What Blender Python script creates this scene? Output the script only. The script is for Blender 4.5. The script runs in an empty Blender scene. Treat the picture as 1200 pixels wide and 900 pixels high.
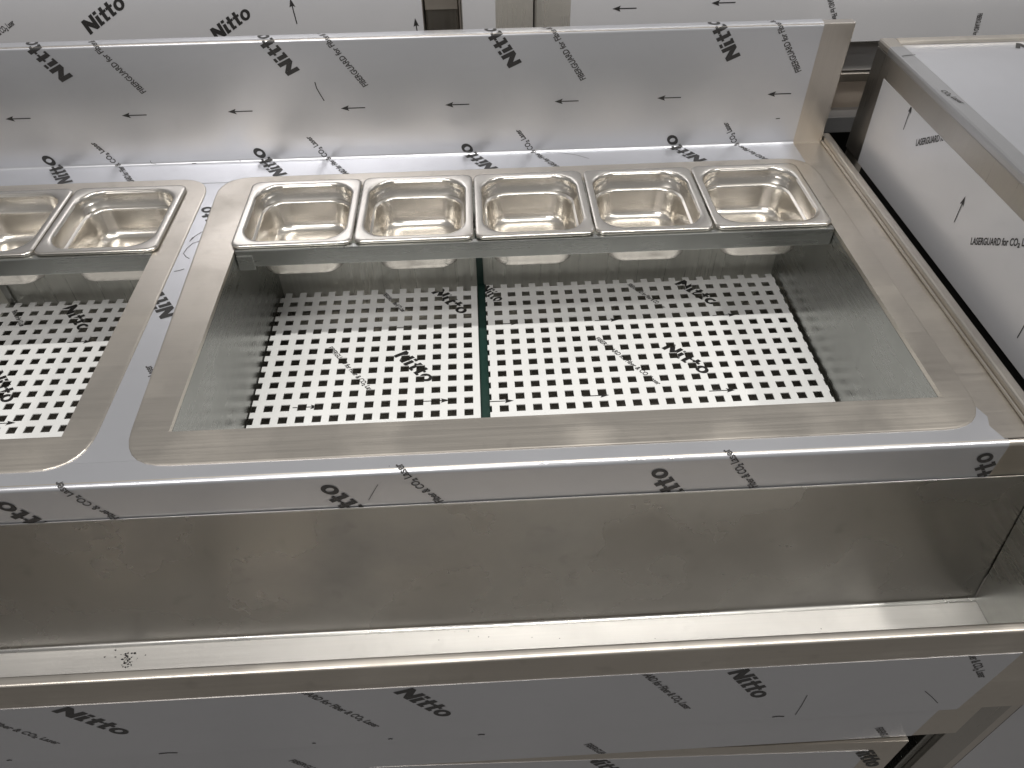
import bpy, bmesh, math, random
from mathutils import Vector, Matrix
random.seed(7)
sc = bpy.context.scene
COL = sc.collection

# ------------------------------------------------------------------ camera
CAM = Vector((-0.0126, -0.7697, 0.5801)); PITCH, YAW, ROLL, FPX = 0.7791, 0.0419, -0.0142, 884.82
fw = Vector((math.sin(YAW)*math.cos(PITCH), math.cos(YAW)*math.cos(PITCH), -math.sin(PITCH)))
rt = fw.cross(Vector((0, 0, 1))).normalized(); up = rt.cross(fw)
r2 = rt*math.cos(ROLL) + up*math.sin(ROLL); u2 = -rt*math.sin(ROLL) + up*math.cos(ROLL)
cd = bpy.data.cameras.new("camera"); cam = bpy.data.objects.new("camera", cd); COL.objects.link(cam)
cd.sensor_width = 36; cd.lens = 36*FPX/1200; cd.clip_start = 0.01; cd.clip_end = 100
cam.matrix_world = Matrix(((r2.x, u2.x, -fw.x, CAM.x), (r2.y, u2.y, -fw.y, CAM.y), (r2.z, u2.z, -fw.z, CAM.z), (0, 0, 0, 1)))
sc.camera = cam

def at(u, v, ax, c):            # pixel of the 1200x900 photograph -> point on the plane ax = c
    d = r2*((u-600)/FPX) + u2*((450-v)/FPX) + fw
    i = 'xyz'.index(ax)
    return CAM + d*((c-CAM[i])/d[i])

# ------------------------------------------------------------------ light: a workshop under ceiling lamps, plus an added front fill
w = bpy.data.worlds.new("World"); sc.world = w; w.use_nodes = True
nt = w.node_tree; bg = nt.nodes['Background']
tc = nt.nodes.new('ShaderNodeTexCoord'); sx = nt.nodes.new('ShaderNodeSeparateXYZ'); cr = nt.nodes.new('ShaderNodeValToRGB')
nt.links.new(tc.outputs['Generated'], sx.inputs[0]); nt.links.new(sx.outputs['Z'], cr.inputs[0]); nt.links.new(cr.outputs[0], bg.inputs[0])
cr.color_ramp.elements[0].position = 0.0; cr.color_ramp.elements[0].color = (0.22, 0.218, 0.216, 1)
cr.color_ramp.elements[1].position = 0.9; cr.color_ramp.elements[1].color = (0.33, 0.326, 0.322, 1)
bg.inputs[1].default_value = 1.0

def lamp(name, loc, target, sx_, sy_, watts, col=(1, 0.98, 0.935)):
    l = bpy.data.lights.new(name, 'AREA'); l.shape = 'RECTANGLE'; l.size = sx_; l.size_y = sy_; l.energy = watts; l.color = col
    o = bpy.data.objects.new(name, l); COL.objects.link(o); o.location = loc
    o.rotation_euler = (Vector(target)-Vector(loc)).to_track_quat('-Z', 'Y').to_euler()
    return o
lamp("ceiling_tube", (0.25, -0.42, 2.10), (0.25, 0.0, 0.0), 1.5, 0.05, 32)
lamp("ceiling_lamp_side", (1.75, -0.95, 2.0), (0.3, -0.2, 0), 0.20, 0.12, 17)
lamp("front_fill_lamp", (-0.9, -1.7, 1.9), (-0.2, 0.2, 0.0), 1.2, 0.25, 29, (1, .97, .94))  # unseen fill lamp, added to brighten the upright faces
sc.view_settings.view_transform = 'Standard'; sc.view_settings.look = 'None'
sc.view_settings.exposure = 0.0; sc.view_settings.gamma = 1.0
sc.render.engine = 'CYCLES'

# ------------------------------------------------------------------ materials
def mat(name, base, metallic=0.0, rough=0.4, streak=None, smudge=0.0, bump=0.0, bumpscale=6.0, coat=0.0, aniso=0.0, spec=0.5, var=0.0, streak_amt=0.05):
    m = bpy.data.materials.new(name); m.use_nodes = True; t = m.node_tree; N = t.nodes; L = t.links
    b = N['Principled BSDF']; b.inputs['Metallic'].default_value = metallic; b.inputs['Roughness'].default_value = rough
    b.inputs['Base Color'].default_value = (*base, 1); b.inputs['Specular IOR Level'].default_value = spec
    b.inputs['Coat Weight'].default_value = coat; b.inputs['Coat Roughness'].default_value = 0.12
    c = N.new('ShaderNodeTexCoord'); rsock = None; csock = None; hs = []
    def noise(scale, vec=(1, 1, 1), det=3):
        mp = N.new('ShaderNodeMapping'); mp.inputs['Scale'].default_value = vec
        n = N.new('ShaderNodeTexNoise'); n.inputs['Scale'].default_value = scale; n.inputs['Detail'].default_value = det
        L.new(c.outputs['Object'], mp.inputs[0]); L.new(mp.outputs[0], n.inputs[0]); return n.outputs[0]
    def mr(s, a, b_, lo=0.0, hi=1.0):
        r = N.new('ShaderNodeMapRange'); L.new(s, r.inputs[0]); r.inputs[1].default_value = lo; r.inputs[2].default_value = hi
        r.inputs[3].default_value = a; r.inputs[4].default_value = b_; return r.outputs[0]
    def add(a, b_, op='ADD'):
        q = N.new('ShaderNodeMath'); q.operation = op; L.new(a, q.inputs[0]); L.new(b_, q.inputs[1]); return q.outputs[0]
    bright = None
    if streak:
        s = noise(1.0, streak, 4); rsock = mr(s, rough-streak_amt, rough+streak_amt, .3, .7); bright = mr(s, 1-streak_amt*.6, 1+streak_amt*.6, .3, .7)
    if smudge:
        s = noise(7.0, (1, 1, 1), 5); q = mr(s, 0.0, smudge, .48, .72)
        rsock = add(rsock, q) if rsock else mr(s, rough, rough+smudge, .45, .7)
        bb = mr(s, 1.0, 1.0-smudge*.8, .5, .75); bright = add(bright, bb, 'MULTIPLY') if bright else bb
        s2 = noise(38.0, (1, 1, 1), 2); b2 = mr(s2, 1.0, 1.0-smudge*.5, .62, .8); bright = add(bright, b2, 'MULTIPLY')
    if var:
        s = noise(1.6, (1, 1, 1), 3); bb = mr(s, 1-var, 1+var, .3, .7); bright = add(bright, bb, 'MULTIPLY') if bright else bb
    if bright:
        mx = N.new('ShaderNodeVectorMath'); mx.operation = 'SCALE'; mx.inputs[0].default_value = base; L.new(bright, mx.inputs['Scale']); L.new(mx.outputs[0], b.inputs['Base Color'])
    if rsock: L.new(rsock, b.inputs['Roughness'])
    if bump:
        n = noise(bumpscale, (1, 1, 1), 2); hs.append((n, bump))
    last = None
    for s, k in hs:
        bp = N.new('ShaderNodeBump'); bp.inputs['Strength'].default_value = k; bp.inputs['Distance'].default_value = 0.006
        L.new(s, bp.inputs['Height'])
        if last: L.new(last, bp.inputs['Normal'])
        last = bp.outputs[0]
    if last: L.new(last, b.inputs['Normal']); L.new(last, b.inputs['Coat Normal'])
    return m

M = {}
M['steel_x'] = mat('brushed steel lengthways', (.62, .575, .515), 1, .34, (6, 700, 700), .24, .05, 5)
M['steel_y'] = mat('brushed steel crossways', (.56, .525, .475), 1, .34, (700, 6, 700), .16, .05, 5)
M['steel_z'] = mat('brushed steel upright', (.60, .56, .515), 1, .33, (700, 700, 6), .14, .05, 5)
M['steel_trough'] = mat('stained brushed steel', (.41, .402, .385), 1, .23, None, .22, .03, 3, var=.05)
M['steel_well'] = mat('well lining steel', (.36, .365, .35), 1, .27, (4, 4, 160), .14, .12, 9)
M['steel_rear_reflect'] = mat('well rear lining with painted reflections', (.62, .62, .57), .4, .33, (130, 130, 2), .10, .05, 9, streak_amt=.14)  # paler, with vertical streaks: blurred plate reflections put into the colour
M['steel_floor'] = mat('trough floor steel', (.68, .66, .635), 1, .47, (6, 600, 600), .12, .03, 4)
M['steel_side'] = mat('side panel steel', (.42, .40, .37), 1, .32, (700, 700, 6), .10, .05, 5)
M['steel_bright'] = mat('bright bare steel', (.66, .64, .60), .75, .28, (700, 700, 6), .08, streak_amt=.012)
M['pan'] = mat('polished pan steel', (.63, .60, .555), 1, .25)
M['dark_steel'] = mat('dark steel', (.30, .285, .26), 1, .34, (200, 200, 3), .1)
M['film'] = mat('protective film', (.60, .605, .635), .84, .33, None, .05, .06, 2.5, .12, var=.03)
M['film_matt'] = mat('matt protective film', (.56, .56, .58), .35, .32, None, .04, .10, 3.0, .15, var=.03)
M['film_white'] = mat('white protective film', (.66, .66, .67), .5, .24, None, 0, .10, 3.0, .2, var=.03)
M['plate_film'] = mat('plate protective film', (.80, .80, .79), .0, .34, None, .10, .05, 8.0, .2, var=.03)
M['ink'] = mat('black print', (.018, .017, .017), 0, .45)
M['ink_grey'] = mat('grey print', (.045, .043, .043), 0, .5)
M['film_grey'] = mat('grey film over rim', (.42, .42, .43), .8, .30, None, .06, .1, 5)
M['torn_glint'] = mat('torn white film', (.85, .85, .85), 0, .3)
M['gasket'] = mat('green strip', (.010, .036, .028), 0, .45, None, .1)
M['rubber'] = mat('dark rubber', (.02, .02, .02), 0, .6)
M['card'] = mat('cardboard', (.58, .50, .42), 0, .8, None, .3, .2, 20)
M['concrete'] = mat('concrete', (.13, .125, .12), 0, .8, None, .3, .2, 10)
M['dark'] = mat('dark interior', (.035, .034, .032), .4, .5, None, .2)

# ------------------------------------------------------------------ helpers
def tag(o, label=None, cat=None, group=None, kind=None):
    for k, v in (('label', label), ('category', cat), ('group', group), ('kind', kind)):
        if v: o[k] = v
    return o
def empty(name, loc, label, cat, group=None):
    o = bpy.data.objects.new(name, None); COL.objects.link(o); o.location = loc; o.empty_display_size = .05
    return tag(o, label, cat, group)
WL = {}
def base_of(p): return WL.get(p.name, Vector((0, 0, 0))) if p else Vector((0, 0, 0))
def link(name, me, m, parent=None, origin=None, smooth=False):
    """mesh given in world coordinates; becomes a part of parent"""
    if smooth:
        for p in me.polygons: p.use_smooth = True
    o = bpy.data.objects.new(name, me); COL.objects.link(o); me.materials.append(M[m])
    org = Vector(origin) if origin else sum((v.co for v in me.vertices), Vector())/max(1, len(me.vertices))
    me.transform(Matrix.Translation(-org))
    WL[o.name] = org
    if parent:
        o.parent = parent
        if parent.name not in WL: WL[parent.name] = parent.location.copy()
        o.location = org-WL[parent.name]
    else: o.location = org
    return o
def bm_to(name, bm, m, parent=None, origin=None, smooth=False):
    bmesh.ops.recalc_face_normals(bm, faces=bm.faces)
    me = bpy.data.meshes.new(name); bm.to_mesh(me); bm.free()
    return link(name, me, m, parent, origin, smooth)
def box_bm(x0, x1, y0, y1, z0, z1, bev=0.0, bm=None, seg=2):
    b = bmesh.new()
    vs = [b.verts.new((x, y, z)) for x in (x0, x1) for y in (y0, y1) for z in (z0, z1)]
    for f in ((0, 1, 3, 2), (4, 6, 7, 5), (0, 4, 5, 1), (2, 3, 7, 6), (0, 2, 6, 4), (1, 5, 7, 3)): b.faces.new([vs[i] for i in f])
    bmesh.ops.recalc_face_normals(b, faces=b.faces)
    if bev: bmesh.ops.bevel(b, geom=b.edges[:], offset=bev, segments=seg, affect='EDGES', profile=.5)
    if bm is None: return b
    me = bpy.data.meshes.new('tmp'); b.to_mesh(me); b.free(); bm.from_mesh(me); bpy.data.meshes.remove(me); return bm
def box(name, x, y, z, m, parent=None, bev=0.0008, **k):
    return bm_to(name, box_bm(*x, *y, *z, bev), m, parent, **k)
def profile_x(name, pts, x0, x1, m, parent=None, thick=0.0, smooth=True):
    """open polyline of (y,z) swept along X; thick gives it a second skin"""
    bm = bmesh.new(); n = len(pts)
    if thick:
        nr = []
        for i, p in enumerate(pts):
            a = Vector(pts[max(0, i-1)]); b = Vector(pts[min(n-1, i+1)]); t = (b-a).normalized(); nr.append(Vector((-t.y, t.x)))
        loop = list(pts)+[tuple(Vector(p)+q*thick) for p, q in reversed(list(zip(pts, nr)))]
    else: loop = list(pts)
    A = [bm.verts.new((x0, *p)) for p in loop]; B = [bm.verts.new((x1, *p)) for p in loop]
    k = len(loop)
    for i in range(k if thick else k-1): bm.faces.new((A[i], A[(i+1) % k], B[(i+1) % k], B[i]))
    if thick:
        for i in range(n-1):
            j = 2*n-1-i
            bm.faces.new((A[i], A[j], A[j-1], A[i+1])); bm.faces.new((B[i], B[i+1], B[j-1], B[j]))
    o = bm_to(name, bm, m, parent)
    if smooth:
        for p in o.data.polygons: p.use_smooth = True
        e = o.modifiers.new('s', 'EDGE_SPLIT'); e.split_angle = math.radians(40)
    return o
def arc(cy, cz, r, a0, a1, n=5):
    return [(cy+r*math.cos(math.radians(a0+(a1-a0)*i/n)), cz+r*math.sin(math.radians(a0+(a1-a0)*i/n))) for i in range(n+1)]
def poly(name, pts, h, m, parent=None, axis='z', bev=0.0):
    """flat polygon of world points extruded by h along axis"""
    bm = bmesh.new(); f = bm.faces.new([bm.verts.new(p) for p in pts])
    d = Vector([h if a == axis else 0 for a in 'xyz'])
    r = bmesh.ops.extrude_face_region(bm, geom=[f])
    for v in r['geom']:
        if isinstance(v, bmesh.types.BMVert): v.co += d
    bmesh.ops.triangulate(bm, faces=[q for q in bm.faces if len(q.verts) > 4])
    return bm_to(name, bm, m, parent)
def masked(name, xs, ys, solid, z0, z1, m, parent=None, **k):
    """sheet with holes: cell (i,j) is there when solid(i,j)"""
    bm = bmesh.new(); V = {}
    def v(i, j, t):
        key = (i, j, t)
        if key not in V: V[key] = bm.verts.new((xs[i], ys[j], z1 if t else z0))
        return V[key]
    nx, ny = len(xs)-1, len(ys)-1
    S = lambda i, j: 0 <= i < nx and 0 <= j < ny and solid(i, j)
    for i in range(nx):
        for j in range(ny):
            if not S(i, j): continue
            bm.faces.new((v(i, j, 1), v(i+1, j, 1), v(i+1, j+1, 1), v(i, j+1, 1)))
            bm.faces.new((v(i, j, 0), v(i, j+1, 0), v(i+1, j+1, 0), v(i+1, j, 0)))
            if not S(i-1, j): bm.faces.new((v(i, j, 0), v(i, j, 1), v(i, j+1, 1), v(i, j+1, 0)))
            if not S(i+1, j): bm.faces.new((v(i+1, j, 0), v(i+1, j+1, 0), v(i+1, j+1, 1), v(i+1, j, 1)))
            if not S(i, j-1): bm.faces.new((v(i, j, 0), v(i+1, j, 0), v(i+1, j, 1), v(i, j, 1)))
            if not S(i, j+1): bm.faces.new((v(i, j+1, 0), v(i, j+1, 1), v(i+1, j+1, 1), v(i+1, j+1, 0)))
    return bm_to(name, bm, m, parent, **k)
def rrect(x0, x1, y0, y1, r, n=6):
    out = []
    for cx, cy, a in ((x1-r, y1-r, 0), (x0+r, y1-r, 90), (x0+r, y0+r, 180), (x1-r, y0+r, 270)):
        for i in range(n+1):
            t = math.radians(a+90*i/n); out.append((cx+r*math.cos(t), cy+r*math.sin(t)))
    return out

# printed words ------------------------------------------------------------
TXT = {}
def text_bm(s, bold):
    key = (s, bold)
    if key not in TXT:
        cu = bpy.data.curves.new('t', 'FONT'); cu.body = s; cu.resolution_u = 3; cu.size = 1.0
        cu.offset = 0.062 if bold else 0.024; cu.shear = 0.12 if bold else 0.2; cu.space_character = 1.10 if bold else .98
        o = bpy.data.objects.new('t', cu); COL.objects.link(o); dg = bpy.context.evaluated_depsgraph_get(); dg.update()
        me = bpy.data.meshes.new_from_object(o.evaluated_get(dg)); bpy.data.objects.remove(o)
        xs = [v.co.x for v in me.vertices]; ys = [v.co.y for v in me.vertices]
        me.transform(Matrix.Diagonal((1/(max(xs)-min(xs)), 1, 1, 1)) @ Matrix.Translation((-min(xs), -max(0, min(ys)), 0)))
        TXT[key] = (me, max(ys))
    return TXT[key]
def glyphs(s, length, cap, bold):
    bm = bmesh.new()
    if s == '<arrow>':
        h = cap
        for q in ([(0, -h*.09), (.72, -h*.09), (.72, h*.09), (0, h*.09)], [(.66, -h*.5), (1, 0), (.66, h*.5), (.72, 0)]):
            bm.faces.new([bm.verts.new((x*length, y, 0)) for x, y in q])
        return bm
    if s == 'Nitto':
        sl = .16; kx_ = length/3.40
        def pg(x0, x1, y0, y1, o=0): bm.faces.new([bm.verts.new(((o+px+sl*py)*kx_, py*cap, 0)) for px, py in ((x0, y0), (x1, y0), (x1, y1), (x0, y1))])
        pg(0, .27, 0, 1); pg(.67, .94, 0, 1)
        bm.faces.new([bm.verts.new(((px+sl*py)*kx_, py*cap, 0)) for px, py in ((.271, .50), (.669, 0), (.669, .50), (.271, 1))])
        pg(0, .27, .17, .70, 1.03); pg(0, .37, 0, .169, 1.03); pg(0, .27, .80, 1.0, 1.03)
        for o in (1.43, 2.00): pg(.12, .38, .17, .549, o); pg(.14, .51, 0, .169, o); pg(0, .53, .55, .719, o); pg(.12, .38, .72, .98, o)
        n = 18; R_ = lambda rx, ry: [bm.verts.new(((2.98+rx*math.cos(6.2832*i/n)+sl*(.36+ry*math.sin(6.2832*i/n)))*kx_, (.36+ry*math.sin(6.2832*i/n))*cap, 0)) for i in range(n)]
        a, b = R_(.40, .38), R_(.15, .20)
        for i in range(n): bm.faces.new((a[i], a[(i+1) % n], b[(i+1) % n], b[i]))
        return bm
    me, hh = text_bm(s, bold); bm.from_mesh(me)
    for v in bm.verts: v.co.x *= length; v.co.y *= cap/hh
    return bm
def cut(bm, co, no, drop):      # bisect; drop removes the side the normal points to
    bmesh.ops.bisect_plane(bm, geom=bm.verts[:]+bm.edges[:]+bm.faces[:], dist=1e-7, plane_co=co, plane_no=no, clear_outer=drop)
def word(s, org, ang, length, cap, fold, parent, bold=False, clips=(), folds=(), name='printed_word', ink=None, post=None):
    """word set in film coordinates (s,t), start org, direction ang degrees; fold maps (s,t) to a world point"""
    bm = glyphs(s, length, cap, bold)
    bm.transform(Matrix.Translation((org[0], org[1], 0)) @ Matrix.Rotation(math.radians(ang), 4, 'Z'))
    for co, no in clips: cut(bm, (*co, 0), (*no, 0), True)
    for t in folds: cut(bm, (0, t, 0), (0, 1, 0), False)
    if post: post(bm)
    if not bm.faces: bm.free(); return None
    for v in bm.verts: v.co = fold(v.co.x, v.co.y)
    me = bpy.data.meshes.new(name); bm.to_mesh(me); bm.free()
    return link(name if s != '<arrow>' else 'printed_arrow', me, ink or ('ink' if bold or s == '<arrow>' else 'ink_grey'), parent)
FIB = 'FIBERGUARD for Fiber & CO₂ Laser'; LAS = 'LASERGUARD for CO₂ Laser'

# ------------------------------------------------------------------ the setting
FLOOR = -0.86
fl = box('floor', (-4, 4), (-3, 4), (FLOOR-.05, FLOOR), 'concrete', bev=0); tag(fl, kind='structure')

# ------------------------------------------------------------------ the prep counter
XL, XR = -1.40, .5356           # ends of the worktop
YB, YF = .338, -.2975           # backsplash and front bend
HB = .1838                      # height of the backsplash
counter = empty('prep_counter', (-.4, 0, FLOOR), 'long stainless steel prep counter with two wells, front trough and filmed backsplash', 'counter')
WELLS = [(-.345, .468), (-1.266, -.4535)]
WY0, WY1 = -.2328, .262
# worktop sheet with its two openings
masked('worktop', [XL, -1.27, -.450, -.349, .471, .5500], [YF+.006, -.2368, .266, YB], lambda i, j: not (j == 1 and i in (1, 3)), -.002, 0, 'steel_x', counter)
# raised edge on the right end
re_ = box('raised_edge', (.5375, .5505), (YF+.004, YB+.012), (-.06, .0105), 'steel_y', counter, bev=.003)
box('edge_seam', (.5345, .5374), (YF+.006, YB-.001), (.0005, .0042), 'steel_y', counter, bev=.0012)
# backsplash
bs = box('backsplash', (XL, XR), (YB, YB+.016), (-.03, HB-.0006), 'steel_z', counter, bev=.0012)
bend = [(YB+.0155, HB)] + arc(YB+.0045, HB-.005, .005, 90, 180) + [(YB-.0005, .005)] + arc(YB-.0055, .0055, .005, 0, -90) + [(YB-.063, .0005)]
bf = profile_x('backsplash_film', bend, XL, .4892, 'film', bs, -.0004)
# worktop film between the flanges and along the front
masked('worktop_film', [XL, -1.27, -.450, -.349, .471, .4885], [-.2368-.032, -.2368, .266, YB-.0635], lambda i, j: not (j == 1 and i in (1, 3, 4)) and not (j == 0 and i == 4), .0001, .0005, 'film', counter)
ff = poly('front_strip_film', [(XL, -.269, .0001), (XL, YF+.004, .0001), (.5045, YF+.004, .0001), (.4975, -.2745, .0001), (.502, -.262, .0001), (.4965, -.247, .0001), (.489, -.258, .0001), (.482, -.269, .0001)], .0005, 'film', counter)
# apron below the front bend
APB = -.0515
ap = profile_x('apron', arc(YF+.004, -.0046, .004, 90, 180) + [(YF+.0001, APB-.03)], XL, .5500, 'steel_x', counter, -.0015)
af = profile_x('apron_film', [(YF+.0045, .0006)] + arc(YF+.0035, -.0045, .005, 90, 180, 6) + [(YF-.0014, APB-.02)], XL, .507, 'film', ap, -.0003)

# flanges around the wells: lapped frames with rounded outer corners
def flange(outer, inner, name='well_flange'):
    bm = bmesh.new()
    def rq(pts, r, n=7):
        out = []
        for i, p in enumerate(pts):
            p = Vector(p); a = (Vector(pts[i-1])-p).normalized(); b = (Vector(pts[(i+1) % 4])-p).normalized()
            p0 = p+a*r; p1 = p+b*r
            for k in range(n+1):
                t = k/n; out.append(p0*(1-t)**2 + p*2*t*(1-t) + p1*t*t)
        return out
    cen = sum((Vector(p) for p in outer), Vector((0, 0)))/4
    O = rq(outer, .05); top, h = .0020, .0004
    def ring(inset, z): return [bm.verts.new((*(p-(p-cen).normalized()*inset), z)) for p in O]
    rings = [ring(0, .0004), ring(.0002, .0012), ring(.0010, .0018), ring(.0030, top)]
    for A, B in zip(rings, rings[1:]):
        for i in range(len(A)): bm.faces.new((A[i], A[(i+1) % len(A)], B[(i+1) % len(A)], B[i]))
    I = [bm.verts.new((*p, top)) for p in inner]
    J = [bm.verts.new((p[0], p[1], -.004)) for p in inner]
    for i in range(4): bm.faces.new((I[i], I[(i+1) % 4], J[(i+1) % 4], J[i]))
    e1 = [bm.edges.get((rings[-1][i], rings[-1][(i+1) % len(O)])) for i in range(len(O))]
    e2 = [bm.edges.get((I[i], I[(i+1) % 4])) for i in range(4)]
    bmesh.ops.triangle_fill(bm, use_beauty=True, edges=e1+e2)
    return bm_to(name, bm, 'steel_x', counter)
flange([(-.383, -.2775), (.499, -.2775), (.499, .287), (-.405, .287)], [(-.345, WY0), (.468, WY0), (.468, .252), (-.345, .252)])
flange([(-1.32, -.2775), (-.4185, -.2775), (-.4185, .287), (-1.32, .287)], [(-1.266, WY0), (-.4535, WY0), (-.4535, .252), (-1.266, .252)])

# wells
PZ = .5801-.6536*1.155          # top of the perforated plates
FZ = PZ-.042
for k, (a, b) in enumerate(WELLS):
    t = .0016
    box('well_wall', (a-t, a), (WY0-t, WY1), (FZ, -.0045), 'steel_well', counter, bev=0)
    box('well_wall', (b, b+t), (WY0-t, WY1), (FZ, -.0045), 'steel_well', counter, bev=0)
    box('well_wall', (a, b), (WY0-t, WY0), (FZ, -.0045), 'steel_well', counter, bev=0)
    box('well_wall', (a, b), (.2405, .2420), (FZ, -.0755), 'steel_rear_reflect', counter, bev=0)
    box('well_ledge', (a, b), (.2405, .2620), (-.0754, -.0740), 'steel_well', counter, bev=0)
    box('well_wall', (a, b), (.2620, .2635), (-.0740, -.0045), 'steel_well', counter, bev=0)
    box('well_floor', (a-t, b+t), (WY0-t, WY1), (FZ-.0016, FZ-.0001), 'dark_steel', counter, bev=0)
    rail = box('pan_support_rail', (a+.0005, b-.0005), (.0885, .0985), (-.0235, .0026), 'steel_well', counter, bev=.0015)
    for x in (a+.0008,):
        box('rail_bracket', (x, x+.022), (.0868, .0884), (-.0275, -.0055), 'steel_well', rail, bev=.0006)

# green divider strip in each well
DX = at(567, 420, 'z', PZ).x
for dx in (DX, -1.266+.468-DX-.0):
    gm = 'gasket' if dx > -.3 else 'steel_well'
    dv = box('divider_strip', (dx-.0065, dx+.0065), (WY0+.001, .2385), (PZ-.030, PZ-.006), gm, counter, bev=.0008)
    box('divider_upright', (dx-.0065, dx+.0045), (.2350, .2400), (PZ-.005, -.078), gm, dv, bev=.0006)

# trough along the front
TB = (-.3285, -.2545)           # bottom of its back panel (y,z)
LY, LZ = -.4534, -.0888         # front lip
TX = .5640
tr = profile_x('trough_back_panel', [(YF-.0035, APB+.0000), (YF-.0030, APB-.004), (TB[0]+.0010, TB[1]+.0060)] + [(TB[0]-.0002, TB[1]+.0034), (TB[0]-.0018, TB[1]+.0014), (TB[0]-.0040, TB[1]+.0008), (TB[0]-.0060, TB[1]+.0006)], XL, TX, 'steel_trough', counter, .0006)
tf = box('trough_floor', (XL, TX), (LY+.003, TB[0]), (TB[1]-.0016, TB[1]), 'steel_floor', counter, bev=.0004)
te = poly('trough_end_panel', [(TX, YF-.003, APB), (TX, TB[0]-.002, TB[1]), (TX, LY+.003, TB[1]), (TX, LY+.003, LZ-.006), (TX, -.40, APB)], .002, 'steel_well', counter, 'x')
bmf = arc(LY+.0066, LZ-.0035, .0035, 10, 80, 4)
lip = [(LY+.0105, LZ-.022)] + arc(LY+.0075, LZ-.0030, .0030, 0, 90, 4) + arc(LY+.0030, LZ-.0030, .0030, 90, 180, 4) + [(LY, -.2675)]
fp = profile_x('trough_front_panel', lip, XL, .72, 'steel_x', counter, .0014)
FT, FB = -.1337, -.2672
frf = poly('front_film', [(XL, LY-.0005, FT), (.499, LY-.0005, FT), (.488, LY-.0005, FB), (XL, LY-.0005, FB)], .0004, 'film', fp, 'y')

# rail, doors and stile below the trough
RY = LY+.003
rl = box('door_rail', (XL, .522), (RY, RY+.02), (-.350, -.2690), 'steel_x', counter, bev=.001)
rlf = poly('rail_film', [(XL, RY-.0005, -.2705), (.472, RY-.0005, -.2705), (.468, RY-.0005, -.3485), (XL, RY-.0005, -.3485)], .0004, 'film', rl, 'y')
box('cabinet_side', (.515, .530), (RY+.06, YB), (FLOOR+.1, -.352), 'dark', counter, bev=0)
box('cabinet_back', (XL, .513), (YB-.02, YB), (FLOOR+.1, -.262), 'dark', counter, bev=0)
box('cabinet_base', (XL, .560), (-.38, YB), (FLOOR+.08, FLOOR+.098), 'dark_steel', counter, bev=0)
for x in (XL+.05, .50):
    for y in (-.34, .29):
        box('foot', (x-.02, x+.02), (y-.02, y+.02), (FLOOR, FLOOR+.079), 'dark_steel', counter)
box('stile', (.530, .578), (RY+.012, RY+.045), (FLOOR+.1, -.2700), 'steel_side', counter, bev=.001)
box('stile_edge', (.519, .529), (RY+.02, RY+.04), (FLOOR+.1, -.3550), 'steel_well', counter, bev=.001)


# door standing slightly ajar below the rail
dz = -.3575
dr_, dl_ = at(1065, 868.5, 'z', dz), at(120, 900, 'z', dz)
dd = (dr_-dl_).normalized(); dn = Vector((-dd.y, dd.x, 0)); dl_ = dr_-dd*.93
def door_poly(a, b, o0, o1, z0, z1, name, m, parent):
    pts = [dr_-dd*b+dn*o0, dr_-dd*a+dn*o0, dr_-dd*a+dn*o1, dr_-dd*b+dn*o1]
    return poly(name, [(p.x, p.y, z1) for p in pts], z0-z1, m, parent)
door = door_poly(0, .93, 0, .018, FLOOR+.13, dz, 'cabinet_door', 'steel_x', counter)
dfm = door_poly(.040, .93, -.0004, -.0001, FLOOR+.15, dz-.026, 'door_film', 'film', door)
box('hinge_pin', (.520, .531), (RY+.006, RY+.021), (-.362, -.3535), 'pan', counter, bev=.003)
sd = box('side_door', (.585, .80), (RY+.02, RY+.035), (FLOOR+.1, -.2745), 'steel_z', counter, bev=.001)
sdf = poly('door_film', [(.604, RY+.0195, -.2745), (.80, RY+.0195, -.2745), (.80, RY+.0195, -.70), (.604, RY+.0195, -.70)], .0003, 'film', sd, 'y')

# ------------------------------------------------------------------ words printed on the counter's films
def path_map(pts, ref_i, ref_t, eps=.0008):
    """film coordinate t runs backwards along the profile pts; t = ref_t at vertex ref_i"""
    cum = [0.0]
    for a, b in zip(pts, pts[1:]): cum.append(cum[-1]+math.hypot(b[0]-a[0], b[1]-a[1]))
    ts = [ref_t+cum[ref_i]-c for c in cum]
    def f(s, t):
        for i in range(len(pts)-1):
            if t >= ts[i+1]-1e-9 or i == len(pts)-2: break
        a, b = pts[i], pts[i+1]; L = cum[i+1]-cum[i]; k = (ts[i]-t)/L
        d = ((b[0]-a[0])/L, (b[1]-a[1])/L); n = (d[1], -d[0])
        return Vector((s, a[0]+d[0]*L*k+n[0]*eps, a[1]+d[1]*L*k+n[1]*eps))
    return f, ts
ib = [i for i, p in enumerate(bend) if abs(p[1]-.005) < 1e-6][0]
bmap, bts = path_map(bend, ib, .005)
A0 = 124
d0 = Vector((math.cos(math.radians(A0)), math.sin(math.radians(A0))))
bcl = [((0, bts[0]-.001), (0, 1)), ((0, bts[-1]+.001), (0, -1))]
BF = bts[1:-1]
def bpt(u, v): p = at(u, v, 'y', YB-.0008); return (p.x, p.z)
for u, v in ((86, 89), (351.7, 81.7), (611.7, 72.7), (868, 65)):
    word('Nitto', bpt(u, v), A0, .076, .0205, bmap, bf, True, bcl, BF)
for u, v in ((171.7, 107), (431.7, 99.3), (686.7, 91.7), (939, 82.7)):
    word(FIB, bpt(u, v), A0, .140, .0086, bmap, bf, False, bcl+[((.487, 0), (1, 0))], BF)
for u, v in ((36, 138.5), (172, 134.5), (296, 130), (428, 126), (550, 122), (678, 118), (798, 114), (927, 109.5)):
    word('<arrow>', bpt(u, v), 180, .0365, .0085, bmap, bf, folds=BF)
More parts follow.
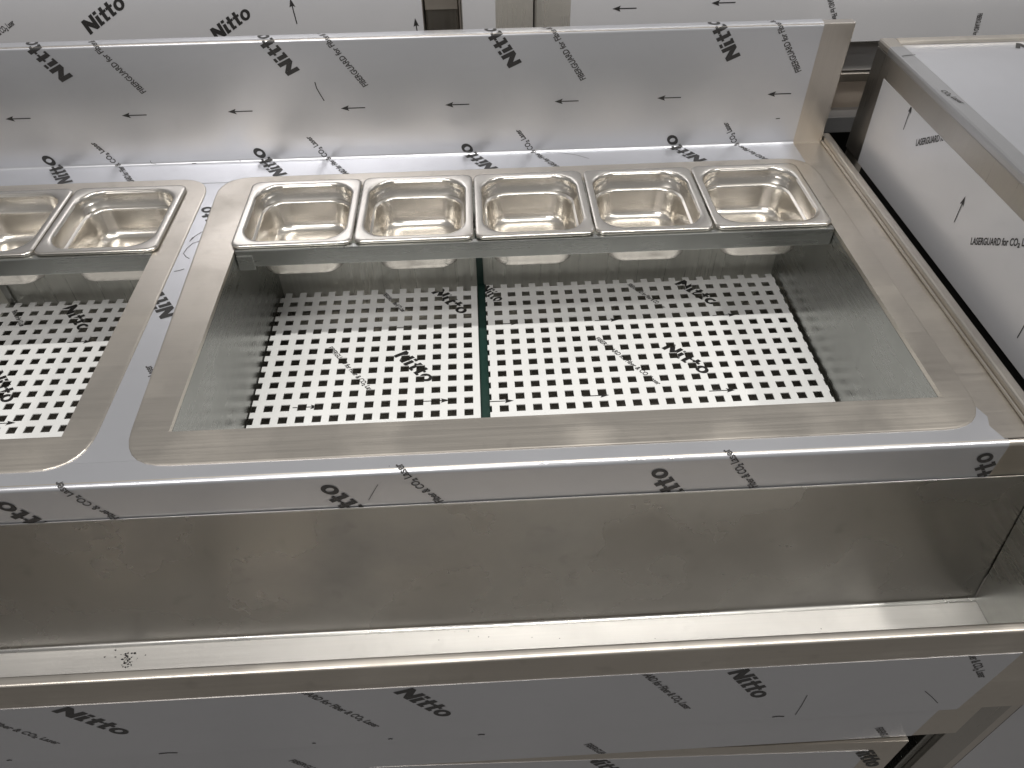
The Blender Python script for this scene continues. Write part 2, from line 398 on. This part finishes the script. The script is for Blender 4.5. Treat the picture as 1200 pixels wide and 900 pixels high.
for u, v in ((87.3, 211), (337.7, 202), (584, 195), (828, 185.5)):
    p = at(u, v, 'z', .0008); word('Nitto', (p.x, p.y-YB-.003), A0, .082, .0205, bmap, bf, True, bcl, BF)
for u, v in ((109, 165.5), (362, 158.5), (608, 150.5), (852, 142)):
    q = Vector(bpt(u, v))-d0*.140; word(FIB, q, A0, .140, .0086, bmap, bf, False, bcl, BF)
# apron
apts = [(YF+.02, .0006), (YF+.0045, .0006)] + arc(YF+.0035, -.0045, .005, 90, 180, 6) + [(YF-.0014, APB-.02)]
amap, ats = path_map(apts, 1, .005)
acl = [((0, APB-.015), (0, -1)), ((.5065, 0), (1, 0)), ((0, ats[0]-.001), (0, 1))]
def apt(u, v): p = at(u, v, 'y', YF-.0016); return Vector((p.x, p.z))
for u, v in ((3, 585), (386, 565), (776.7, 546), (1161.7, 527.5)):
    word('Nitto', apt(u, v)-d0*.076, A0, .076, .0205, amap, af, True, acl, ats[1:-1])
for u, v in ((64, 566), (467, 545.5), (857, 528)):
    word(FIB, apt(u, v)-d0*.140, A0, .140, .0086, amap, af, False, acl, ats[1:-1])
# strip between the wells
tmap = lambda s, t: Vector((s, t, .0008))
wf = bpy.data.objects['worktop_film']
def tpt(u, v, z=.0008): p = at(u, v, 'z', z); return Vector((p.x, p.y))
word('Nitto', tpt(209, 368), A0, .076, .0205, tmap, wf, True, [((-.423, 0), (-1, 0))])
word('Nitto', tpt(270, 268), A0, .076, .0205, tmap, wf, True, [((-.42, 0), (-1, 0)), ((0, .30), (0, 1))])
word(FIB, tpt(176, 427)-d0*.140, A0, .140, .0086, tmap, wf, False, [((-.375, 0), (1, 0)), ((0, -.262), (0, -1))])
def ribbon(name, pts, wd, fold, parent, m='ink_grey'):
    bm = bmesh.new(); L = []
    for i, p in enumerate(pts):
        p = Vector(p); a = Vector(pts[max(0, i-1)]); b = Vector(pts[min(len(pts)-1, i+1)]); t = (b-a).normalized(); n = Vector((-t.y, t.x))*wd/2
        L.append((bm.verts.new(fold(*(p+n))), bm.verts.new(fold(*(p-n)))))
    for (a, b), (c, d) in zip(L, L[1:]): bm.faces.new((a, b, d, c))
    return bm_to(name, bm, m, parent)
ribbon('pen_scribble', [tpt(u, v) for u, v in ((226, 278), (222, 283), (228, 277), (236, 272), (244, 270), (250, 270), (246, 277), (238, 281), (226, 285), (219, 291), (215, 297), (218, 301), (222, 303))], .0011, tmap, wf)
ribbon('pen_scribble', [tpt(u, v) for u, v in ((204, 318), (210, 317), (216, 315))], .0011, tmap, wf, 'ink')
# marks on the film: scuffs, cuts and lifted edges
def scuff(px, wd, plane, name='scuff', m='ink_grey', parent=None):
    if plane == 'b': ribbon(name, [bpt(u, v) for u, v in px], wd, bmap, bf, m)
    elif plane == 'a': ribbon(name, [apt(u, v) for u, v in px], wd, amap, af, m)
    else: ribbon(name, [tpt(u, v) for u, v in px], wd, tmap, parent or wf, m)
scuff([(369, 96), (371, 103), (375, 110), (380, 118)], .0016, 'b')
scuff([(909, 139), (914, 138.6)], .0012, 'b', m='ink')
scuff([(176, 188), (178, 192), (184, 193)], .0008, 'b'); scuff([(226, 192.5), (231, 192)], .0015, 'b', m='ink'); scuff([(281, 187), (282, 190)], .0013, 'b')
ribbon('scuff', [(tpt(u, v).x, tpt(u, v).y-YB+.002) for u, v in ((640, 178), (660, 179.5), (676, 182), (690, 186))], .0008, bmap, bf)
scuff([(157, 532), (163, 533.5), (168, 536)], .0035, 't', 'lifted_edge', 'ink', ff); scuff([(22, 547), (34, 547.5), (48, 546.5)], .0018, 't', 'lifted_edge', 'ink', ff)
for a, b in ((632, 638), (642, 664), (668, 700), (736, 747), (745, 756), (785, 790)):
    v = 543-(a-632)*.036; scuff([(a, v), ((a+b)/2, v-.5-random.random()), (b, v-(b-a)*.036)], .0014, 't', 'torn_edge_glint', 'torn_glint', ff)  # white ribbons paint the glints on the torn film along the bend
scuff([(455, 549), (442, 568), (432, 585)], .0006, 'a', 'scratch')
# front panel
fmap = lambda s, t: Vector((s, LY-.0008, t))
def fpt(u, v): p = at(u, v, 'y', LY-.0008); return Vector((p.x, p.z))
A1 = -58; d1 = Vector((math.cos(math.radians(A1)), math.sin(math.radians(A1))))
fcl = [((0, FT-.0003), (0, 1)), ((0, FB+.0003), (0, -1)), ((.504, FT), (.994, -.112))]
for u, v in ((141.7, 862), (517, 841), (884, 819)):
    word('Nitto', fpt(u, v)-d1*.078, A1, .078, .0205, fmap, frf, True, fcl)
for u, v in ((67, 873), (440, 853), (804, 832)):
    word(FIB, fpt(u, v)-d1*.140, A1, .140, .0086, fmap, frf, False, fcl)
word(FIB, fpt(1131, 760)-d1*.055, A1, .140, .0086, fmap, frf, False, fcl)
for a, b in (((946, 815), (932, 838)), ((1084, 810), (1099, 824))):
    ribbon('scratch', [fpt(*a), (fpt(*a)+fpt(*b))/2+Vector((.0006, 0)), fpt(*b)], .0009, fmap, frf)
for u, v, l in ((186, 885, 22), (8, 893, 6), (366, 873, 4), (560, 863, 8), (905, 842, 14), (455, 868, 5)):
    ribbon('scuff', [fpt(u, v-1.5), fpt(u+l*.5, v-2-l*.025), fpt(u+l, v-1.5-l*.052)], .0022, fmap, frf, 'ink')
rmap = lambda s, t: Vector((s, RY-.0008, t))
rcl = [((0, -.2710), (0, 1)), ((0, -.3480), (0, -1))]
for u, v in ((338, 891), (684, 872), (1025, 853)):
    p = at(u, v, 'y', RY); word(FIB, (p.x, p.z), A1, .140, .0086, rmap, rlf, False, rcl)
def dmap(s, t): q = dr_-dd*s-dn*.0007; return Vector((q.x, q.y, t))
for k in range(3): word('Nitto', (-.062-.324*k+.0, dz-.020), A1, .076, .0205, lambda s, t: dmap(-s, t), dfm, True, [((0, dz-.0265), (0, 1))])

# ------------------------------------------------------------------ perforated plates
PP = .0200*1.155; HH = .272
def plate(X0, Y0, e, rot, label, words):
    """holes at X0+i*PP, Y0+j*PP; e = edges in pitches (i0,i1,j0,j1)"""
    root = empty('perforated_plate', (X0+(e[0]+e[1])/2*PP, Y0+(e[2]+e[3])/2*PP, FZ), label, 'plate', 'perforated plates lying in the wells')
    def lines(a, b):
        o = {a, b}
        for i in range(math.floor(a)-1, math.ceil(b)+2):
            for q in (i-HH, i+HH):
                if a+.01 < q < b-.01: o.add(q)
        return sorted(o)
    li, lj = lines(e[0], e[1]), lines(e[2], e[3])
    inh = lambda c: abs(c-round(c)) < HH
    mi = [(a+b)/2 for a, b in zip(li, li[1:])]; mj = [(a+b)/2 for a, b in zip(lj, lj[1:])]
    edge_r = label.startswith('narrower')
    solid = lambda i, j: not (inh(mi[i]) and inh(mj[j])) or (edge_r and mi[i] > 12.4)
    sh = masked('sheet', [X0+i*PP for i in li], [Y0+j*PP for j in lj], solid, PZ-.0015, PZ, 'plate_film', root)
    for a in (e[0]+.5, (e[0]+e[1])/2, e[1]-.5):
        ai = round(a)+.5 if a < (e[0]+e[1])/2 else round(a)-.5
        for b in (e[2]+2.0, e[3]-2.0):
            bj = round(b)+.5
            box('support_leg', (X0+ai*PP-.004, X0+ai*PP+.004), (Y0+bj*PP-.004, Y0+bj*PP+.004), (FZ, PZ-.0015), 'dark_steel', root, bev=0)
    def post(bm):
        if not bm.faces: return
        xs = [v.co.x for v in bm.verts]; ys = [v.co.y for v in bm.verts]
        for q in li:
            if min(xs) < X0+q*PP < max(xs): cut(bm, (X0+q*PP, 0, 0), (1, 0, 0), False)
        for q in lj:
            if min(ys) < Y0+q*PP < max(ys): cut(bm, (0, Y0+q*PP, 0), (0, 1, 0), False)
        kill = []
        for f in bm.faces:
            c = f.calc_center_median(); i, j = (c.x-X0)/PP, (c.y-Y0)/PP
            if not (e[0] < i < e[1] and e[2] < j < e[3]) or (inh(i) and inh(j)): kill.append(f)
        bmesh.ops.delete(bm, geom=kill, context='FACES')
    pm = lambda s, t: Vector((s, t, PZ+.0004))
    for s, u, v, ang, ln, cap in words:
        p = at(u, v, 'z', PZ); word(s, (p.x, p.y), ang, ln, cap, pm, sh, s == 'Nitto', post=post)
    return root
X1, Y1 = -.0126+(-.2784+.0126)*1.155, -.7697+(-.1525+.7697)*1.155
X2, Y2 = -.0126+(.0038+.0126)*1.155, -.7697+(-.1490+.7697)*1.155
ARR = lambda u, v, a=0: ('<arrow>', u, v, a, .037, .0085)
plate(X1, Y1, (-1.03, 12.70, -7.4, 12.25), 0, 'narrower white perforated plate with smudged film, left of the green strip', [
    ('Nitto', 461, 417, -51, .078, .021), (FIB, 384, 408, -54, .125, .0075), ARR(343, 478), ARR(496, 470.5), ('Nitto', 505, 343, -51, .076, .021), (FIB, 448, 345, -54, .06, .0075), ARR(455, 384.5)])
plate(X2, Y2, (-.84, 19.80, -7.5, 12.13), 0, 'wide white perforated plate right of the green strip under the five pans', [
    ('Nitto', 775, 408, -51, .078, .021), (FIB, 697, 397, -54, .130, .0075), ARR(683, 464.5), ARR(831, 458.5), ('Nitto', 790, 333, -51, .076, .021), (FIB, 735, 334, -54, .08, .0075), ARR(580, 380), ARR(697, 376), ARR(835, 370), ('Nitto', 560, 340, -51, .045, .021), ARR(571, 471)])
a0, a1, b0 = at(13.4, 504.3, 'z', PZ), at(34, 503.3, 'z', PZ), at(26.4, 367.4, 'z', PZ)
Y3 = (a0.y+a1.y)/2
k3 = round((-.46-a1.x)/PP)
X3 = a1.x
left_i = round((-.800-X3)/PP)
plate(X3, Y3, (left_i-.3, (-.4565-X3)/PP, -7.4, 12.2), 0, 'white perforated plate in the neighbouring well beside the narrow film strip', [
    ('Nitto', 73, 362, -51, .076, .021), ARR(79, 401.5), ('Nitto', -16, 440, -51, .078, .021), ARR(-14, 497), (FIB, 14, 365, -54, .05, .0075)])

# ------------------------------------------------------------------ pans
def pan_mesh():
    hx, hy = .0810, .0842
    L = [(.034, -.0652, .018), (.0275, -.0645, .024), (.0245, -.0610, .026), (.0230, -.0540, .027), (.0175, -.0235, .030), (.0150, -.0215, .031), (.0120, -.0020, .033), (.0115, .0015, .033),
         (.0026, .0015, .011), (.0014, .0008, .012), (.0010, -.0006, .012), (.0002, -.0006, .012), (0, .0004, .012), (0, .0020, .012), (.0006, .0032, .012), (.0018, .0040, .012), (.0036, .0042, .012),
         (.0085, .0040, .028), (.0098, .0037, .031), (.0108, .0029, .033), (.0114, .0016, .034), (.0122, -.0030, .034), (.0136, -.0205, .034), (.0141, -.0200, .034), (.0155, -.0212, .033), (.0176, -.0219, .032), (.0184, -.0228, .031), (.0190, -.0250, .031),
         (.0236, -.0500, .029), (.0246, -.0550, .029), (.0268, -.0592, .028), (.0305, -.0622, .026), (.0350, -.0636, .023), (.0420, -.0640, .020), (.0560, -.0634, .016)]
    bm = bmesh.new(); R = []
    for ins, z, r in L:
        R.append([bm.verts.new((x, y, z)) for x, y in rrect(-hx+ins, hx-ins, -hy+ins, hy-ins, r, 7)])
    n = len(R[0])
    for A, B in zip(R, R[1:]):
        for i in range(n): bm.faces.new((A[i], A[(i+1) % n], B[(i+1) % n], B[i]))
    bm.faces.new(R[0]); bm.faces.new(list(reversed(R[-1])))
    bmesh.ops.recalc_face_normals(bm, faces=bm.faces)
    me = bpy.data.meshes.new('pan'); bm.to_mesh(me); bm.free(); me.materials.append(M['pan'])
    for p in me.polygons: p.use_smooth = True
    return me
PM = pan_mesh()
def pan(x, label, group, dz=0, rz=0, dy=0):
    o = bpy.data.objects.new('food_pan', PM); COL.objects.link(o)
    o.location = (x, .1772+dy, .0038+dz); o.rotation_euler = (0, 0, math.radians(rz)); tag(o, label, 'pan', group)
ORD = ['square steel food pan at the rounded left corner of the fuller well', 'second steel food pan in the row of five, from the film strip', 'middle steel food pan of the row of five, above the green strip', 'fourth steel food pan in the row of five, one before the bare end', 'fifth steel food pan of the row, next to the bare right end strip']
for i in range(5):
    pan(-.352+.164*(i+.5), ORD[i], 'food pans in a row at the back of the wells', (0, .0002, .0006, 0, .0003)[i], (.15, -.2, .3, -.25, .1)[i], (0, .0006, -.0008, .0004, .001)[i])
ORL = ['steel food pan in the neighbouring well, beside the film strip between the wells', 'steel food pan in the neighbouring well, second from the film strip', 'steel food pan in the neighbouring well, third from the film strip']
for i in range(3):
    pan(-.4475-.0815-.164*i, ORL[i], 'food pans in a row at the back of the wells', .0002*i, (-.2, .2, 0)[i])

# ------------------------------------------------------------------ neighbouring counter on the right
NX, NT = .5755, .163
nb = empty('side_counter', (.9, 0, FLOOR), 'taller steel counter with filmed side panel standing right of the prep counter', 'counter')
sp = box('side_panel', (NX, NX+.002), (-.31, .333), (-.006, NT-.012), 'steel_side', nb, bev=.0004)
box('lower_side', (NX+.03, NX+.032), (-.29, .320), (FLOOR+.076, -.004), 'dark', nb, bev=0)
box('carcass_rail', (NX+.0025, NX+.029), (-.305, .328), (-.004, .010), 'dark', nb, bev=0)
c0 = at(1036, 92, 'x', NX); c1 = at(1200, 252, 'x', NX)
sf = poly('side_film', [(NX-.0005, c0.y, c0.z), (NX-.0005, c0.y-.006, -.0055), (NX-.0005, -.309, -.0055), (NX-.0005, -.309, c0.z+.001)], .0004, 'film_matt', sp, 'x')
smap = lambda s, t: Vector((NX-.0009, -s, t))
def spt(u, v): p = at(u, v, 'x', NX-.0009); return Vector((-p.y, p.z))
scl = [((0, c0.z), (0, 1))]
for u, v in ((1073, 171), (1137, 286.5)): word(LAS, spt(u, v), 33, .108, .0085, smap, sf, False, scl, ink='ink')
for u, v in ((1058.5, 152), (1118, 260.5), (1192, 396)): word('<arrow>', spt(u, v), 92, .036, .0085, smap, sf, clips=scl)
# top: bare rim along the back and the left, film over the left rim, film on the top
top = box('top', (NX+.022, 1.30), (-.31, .318), (NT-.014, NT-.0060), 'steel_x', nb, bev=.0005)
tfm = box('top_film', (NX+.0225, 1.30), (-.31, .3175), (NT-.0059, NT-.0054), 'film', top, bev=0)
rim = box('left_rim', (NX-.0015, NX+.0218), (-.31, .334), (NT-.0118, NT), 'steel_y', nb, bev=.0035)
box('back_rim', (NX+.0220, 1.30), (.3182, .334), (NT-.0118, NT-.0006), 'steel_x', nb, bev=.003)
rfm = box('rim_film', (NX-.0020, NX+.0223), (-.31, .300), (NT-.0125, NT+.0005), 'film_grey', rim, bev=.0037)
word('CO₂ Laser', (NX+.003, .150), -78, .04, .007, lambda s, t: Vector((s, t, NT+.0009)), rfm)
ribbon('film_cut', [(NX+.001, .262), (NX+.010, .264), (NX+.0215, .2655)], .0016, lambda s, t: Vector((s, t, NT+.0009)), rfm, 'ink')
tm2 = lambda s, t: Vector((s, t, NT-.0050))
word(FIB, tpt(1188, 178, NT)-Vector((0, .0)), -75, .14, .0078, tm2, tfm, False, [((0, .30), (0, 1))])
word('Nitto', tpt(1192, 52, NT), -20, .076, .0205, tm2, tfm, True, [((0, .317), (0, 1))])
box('back_panel', (NX+.003, 1.30), (.331, .333), (FLOOR+.06, NT-.012), 'steel_x', nb, bev=0)
for x in (.62, 1.25):
    for y in (-.27, .29): box('foot', (x-.02, x+.02), (y-.02, y+.02), (FLOOR, FLOOR+.06), 'dark_steel', nb)
box('bottom_shelf', (NX+.003, 1.30), (-.31, .330), (FLOOR+.06, FLOOR+.075), 'dark_steel', nb, bev=0)

# ------------------------------------------------------------------ cabinets behind
KY = .43; KT = .42
def kx(u): return at(u, 25, 'y', KY).x
lc = empty('tall_cabinet', (-.8, KY+.2, FLOOR), 'tall film covered steel cabinet behind the left of the backsplash', 'cabinet')
lb = box('body', (-1.6, kx(497)), (KY, KY+.45), (FLOOR, KT), 'steel_z', lc, bev=.002)
lbf = box('body_film', (-1.6, kx(496)), (KY-.0005, KY-.0001), (FLOOR+.05, KT), 'film_matt', lb, bev=0)
kmap = lambda s, t: Vector((s, KY-.0009, t))
def kpt(u, v): p = at(u, v, 'y', KY-.0009); return Vector((p.x, p.z))
word('Nitto', kpt(106, 41), 30, .078, .0195, kmap, lbf, True)
word('Nitto', kpt(255, 49), 30, .070, .0190, kmap, lbf, True)
for u, v in ((348, 28), (491, 50)): word('<arrow>', kpt(u, v), 94, .036, .0085, kmap, lbf)
word(FIB, kpt(-32, 66), 28, .095, .0078, kmap, lbf)
post_ = empty('steel_post', (kx(519), KY+.05, FLOOR), 'dark bare steel upright post between the two tall cabinets', 'post')
box('upright', (kx(498), kx(538)), (KY+.012, KY+.06), (FLOOR, KT), 'dark_steel', post_, bev=.004)
box('edge_strip', (kx(538)+.0005, kx(540.5)), (KY+.004, KY+.06), (FLOOR, KT), 'steel_z', post_, bev=.001)
zz = at(520, 8, 'y', KY+.01).z
box('cross_band', (kx(498)+.001, kx(538)-.001), (KY+.009, KY+.0119), (zz-.004, zz+.014), 'steel_x', post_, bev=.001)
rc = empty('tall_cabinet', (.8, KY+.2, FLOOR), 'tall steel cabinet with bare bright corner behind the right of the backsplash', 'cabinet')
KB = at(1006, 53, 'y', KY).z
rb = box('side_flange', (kx(541.5), kx(625)), (KY+.006, KY+.40), (FLOOR, KT), 'steel_bright', rc, bev=.001)
rbf = box('flange_film', (kx(542.5), kx(581)), (KY+.0055, KY+.0059), (KB, KT), 'film_matt', rb, bev=0)
rp = box('front_panel', (kx(627), 1.7), (KY, KY+.45), (KB, KT), 'steel_bright', rc, bev=.010)
rpf = box('panel_film', (kx(668), 1.69), (KY-.0005, KY-.0001), (KB+.006, KT), 'film_matt', rp, bev=0)
for u, v in ((746, 9.5), (862, 2.8)): word('<arrow>', kpt(u, v), 180, .0365, .0085, kmap, rpf)
word(FIB, kpt(966, -14), -60, .09, .0078, kmap, rpf, clips=[((0, KB+.007), (0, -1))])
word(FIB, kpt(1146, 16), -80, .07, .0078, kmap, rpf, clips=[((0, KB+.007), (0, -1))])
z = lambda v: at(1008, v, 'y', KY+.02).z
box('lower_panel', (.20, 1.6), (KY+.02, KY+.022), (z(82), KB-.001), 'film_grey', rc, bev=0)
box('shelf_rail', (.20, 1.6), (KY+.012, KY+.05), (z(93), z(83.5)), 'steel_x', rc, bev=.001)
box('bottom_rail', (.20, 1.6), (KY+.012, KY+.05), (z(152), z(134)), 'film_grey', rc, bev=.001)
box('inner_back', (.20, 1.6), (KY+.30, KY+.302), (FLOOR, KB-.002), 'dark', rc, bev=0)
box('leg', (1.55, 1.6), (KY+.06, KY+.11), (FLOOR, KB-.002), 'dark_steel', rc, bev=0)
cbz = at(1000, 133, 'y', KY+.06).z
cb = empty('cardboard_box', (.66, KY+.2, cbz-.02), 'brown cardboard seen in the gap beside the backsplash end', 'cardboard box')
box('shelf_board', (.20, 1.6), (KY+.055, KY+.29), (z(152)-.004, z(152)), 'dark_steel', rc, bev=0)
box('front_face', (.50, .86), (KY+.062, KY+.066), (z(152), z(152)+.105), 'card', cb, bev=.001)
box('back_face', (.50, .86), (KY+.24, KY+.244), (z(152), z(152)+.105), 'card', cb, bev=.001)

# ------------------------------------------------------------------ specks of swarf lying in the trough
bm = bmesh.new()
def fleck(c, r):
    n = random.randint(3, 5); a0 = random.random()*6
    lo = [bm.verts.new((c.x+r*math.cos(a0+6.28*i/n)*random.uniform(.5, 1.2), c.y+r*math.sin(a0+6.28*i/n)*random.uniform(.4, 1), TB[1]+.0003)) for i in range(n)]
    t = bm.verts.new((c.x, c.y, TB[1]+.0003+r*.6)); bm.faces.new(lo)
    for i in range(n): bm.faces.new((lo[i], lo[(i+1) % n], t))
for k in range(46):
    u, v = (random.gauss(147, 5), random.gauss(776, 6)) if k < 30 else (random.gauss(150, 22), random.gauss(770, 9))
    if v > 785-(u*.06)+6: continue
    p = at(u, v, 'z', TB[1])
    if -.445 < p.y < -.332: fleck(p, random.uniform(.0006, .0022))
for k in range(18):
    p = at(random.uniform(200, 1000), random.uniform(735, 750), 'z', TB[1])
    if -.445 < p.y < -.334: fleck(p, random.uniform(.0004, .001))
sw = bm_to('swarf', bm, 'ink'); tag(sw, 'small dark metal specks scattered in the front trough', 'swarf', kind='stuff')
